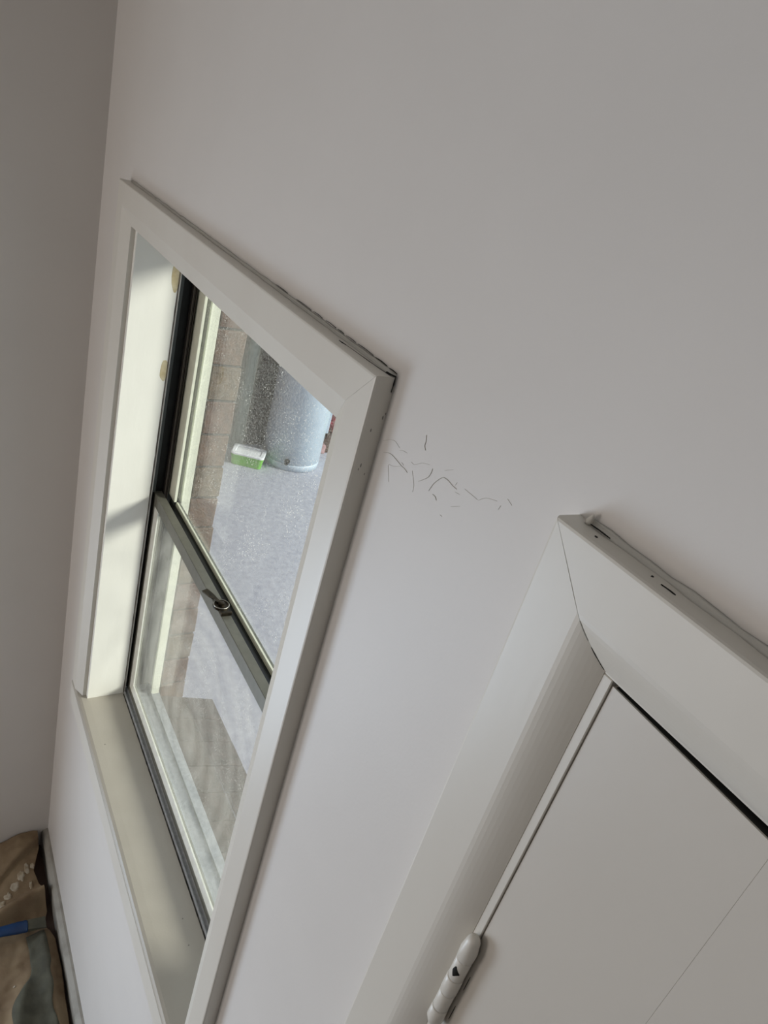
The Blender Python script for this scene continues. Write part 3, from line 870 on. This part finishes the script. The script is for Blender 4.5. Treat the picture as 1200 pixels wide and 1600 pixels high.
def cloth_h(x, y):
    h = .022 + .012 * noise.noise(Vector((x * 7, y * 7, 1))) + .012 * (.5 - abs(noise.noise(Vector((x * 13, y * 10, 4))))) + .004 * noise.noise(Vector((x * 45, y * 38, 4)))
    # raised flap in the corner with a crease running away from its tip
    d = (x + 1.725) * .80 + (y + .030) * .60          # across the crease
    tip = math.exp(-((x + 1.70) ** 2 + (y + .05) ** 2) / .012)
    h += .050 * tip
    h += .026 * (1 - sstep(-.003, .005, d)) * sstep(-.35, -.08, y) * (1 - sstep(-1.56, -1.50, x))
    # pocketed fold in front of the scraper
    h += .055 * math.exp(-((x + 1.530 + .25 * (y + .10)) / .022) ** 2) * sstep(-.30, -.13, y)
    h -= .012 * math.exp(-((x + 1.470) / .03) ** 2) * sstep(-.30, -.10, y)
    # rounded ridge running beside the skirting
    h += .022 * math.exp(-((y + .060) / .018) ** 2) * sstep(-1.46, -1.40, x)
    h += .020 * math.exp(-((y + .150 + .25 * (x + 1.2)) / .022) ** 2) * sstep(-1.36, -1.25, x)
    return max(h, .006)
bm = bmesh.new()
NX, NY = 230, 100
G = []
for i in range(NX + 1):
    x = -1.7585 + i / NX * 1.18
    row = []
    for j in range(NY + 1):
        f = j / NY
        y1 = edge_y(x); y = y1 + (-.85 - y1) * f ** 1.5
        row.append(bm.verts.new((x, y, cloth_h(x, y))))
    G.append(row)
for i in range(NX):
    for j in range(NY): bm.faces.new((G[i][j], G[i + 1][j], G[i + 1][j + 1], G[i][j + 1]))
cloth = link('drop_cloth', bm, M_CLOTH, label='crumpled brown canvas drop cloth on the floor below the window', cat='drop cloth', smooth=True)
so = cloth.modifiers.new('thickness', 'SOLIDIFY'); so.thickness = .0015; so.offset = -1


def splat(cx, cy, rx, ry, seed):
    bm = bmesh.new(); n = 9
    cen = bm.verts.new((cx, cy, cloth_h(cx, cy) + .0032)); prev = None; ringsv = []
    for k in range(1, 5):
        ring = []
        for t in range(28):
            a = t * 2 * math.pi / 28
            rr = k / 4 * (1 + .45 * noise.noise(Vector((math.cos(a) * 1.7, math.sin(a) * 1.7, seed))))
            x = cx + rx * rr * math.cos(a); y = cy + ry * rr * math.sin(a)
            ring.append(bm.verts.new((x, y, cloth_h(x, y) + (.0032 if k < 4 else .0008))))
        ringsv.append(ring)
    for t in range(28): bm.faces.new((cen, ringsv[0][t], ringsv[0][(t + 1) % 28]))
    for a, b in zip(ringsv[:-1], ringsv[1:]):
        for t in range(28): bm.faces.new((a[t], a[(t + 1) % 28], b[(t + 1) % 28], b[t]))
    link('paint_splash', bm, M_SPLAT, cloth, smooth=True)
for s in ((-1.640, -.080, .018, .007, 1), (-1.622, -.098, .014, .010, 2), (-1.645, -.062, .010, .006, 3), (-1.600, -.118, .013, .012, 5), (-1.578, -.138, .012, .010, 6), (-1.588, -.072, .010, .005, 7), (-1.56, -.16, .012, .012, 8), (-1.20, -.14, .004, .004, 9), (-1.30, -.15, .003, .003, 10), (-1.16, -.13, .02, .02, 11)): splat(*s)


# scraper with a blue handle lying on the cloth
sc = empty('paint_scraper', (-1.445, -.100, .062), 'blue-handled paint scraper lying on the brown drop cloth', 'scraper')
sc.rotation_euler = (math.radians(-4), 0, math.radians(-3))
bm = bmesh.new(); rings = []
for t, w, h in ((0, .0165, .009), (-.004, .019, .011), (-.03, .0185, .0115), (-.06, .016, .011), (-.10, .015, .011), (-.12, .013, .009), (-.124, .008, .005)):
    rings.append([Vector((w * math.cos(a), t, h * math.sin(a))) for a in [k * 2 * math.pi / 20 for k in range(20)]])
loft(bm, rings)
link('handle', bm, M_BLUE, sc, smooth=True)
bm = bmesh.new(); rings = []
for t, w, h in ((0.0004, .016, .0075), (.018, .0155, .0060), (.036, .017, .0030), (.050, .019, .0012)):
    rings.append([Vector((sx * w, t, sz * h)) for sx, sz in ((-1, -1), (1, -1), (1, 1), (-1, 1))])
loft(bm, rings)
link('blade', bm, M_RAG, sc)

# grey rag on the cloth
bm = bmesh.new(); RX, RY = 60, 14; G = []
for i in range(RX + 1):
    f = i / RX; x = -1.432 + f * .40
    cy = -.080 - .030 * sstep(.25, .55, f) + .003 * math.sin(f * 9)
    hw = .025 + .026 * sstep(.30, .50, f)
    row = []
    for j in range(RY + 1):
        g = j / RY * 2 - 1
        y = cy + g * hw * (1 + .1 * noise.noise(Vector((f * 6, g, 2))))
        row.append(bm.verts.new((x, y, cloth_h(x, y) + .0048 + .004 * (1 - g * g) + .0015 * noise.noise(Vector((x * 30, y * 60, 0))))))
    G.append(row)
for i in range(RX):
    for j in range(RY): bm.faces.new((G[i][j], G[i + 1][j], G[i + 1][j + 1], G[i][j + 1]))
rag = link('grey_rag', bm, M_RAG, label='long grey-green rag beside the scraper on the cloth', cat='rag', smooth=True)
so = rag.modifiers.new('thickness', 'SOLIDIFY'); so.thickness = .0015; so.offset = -1
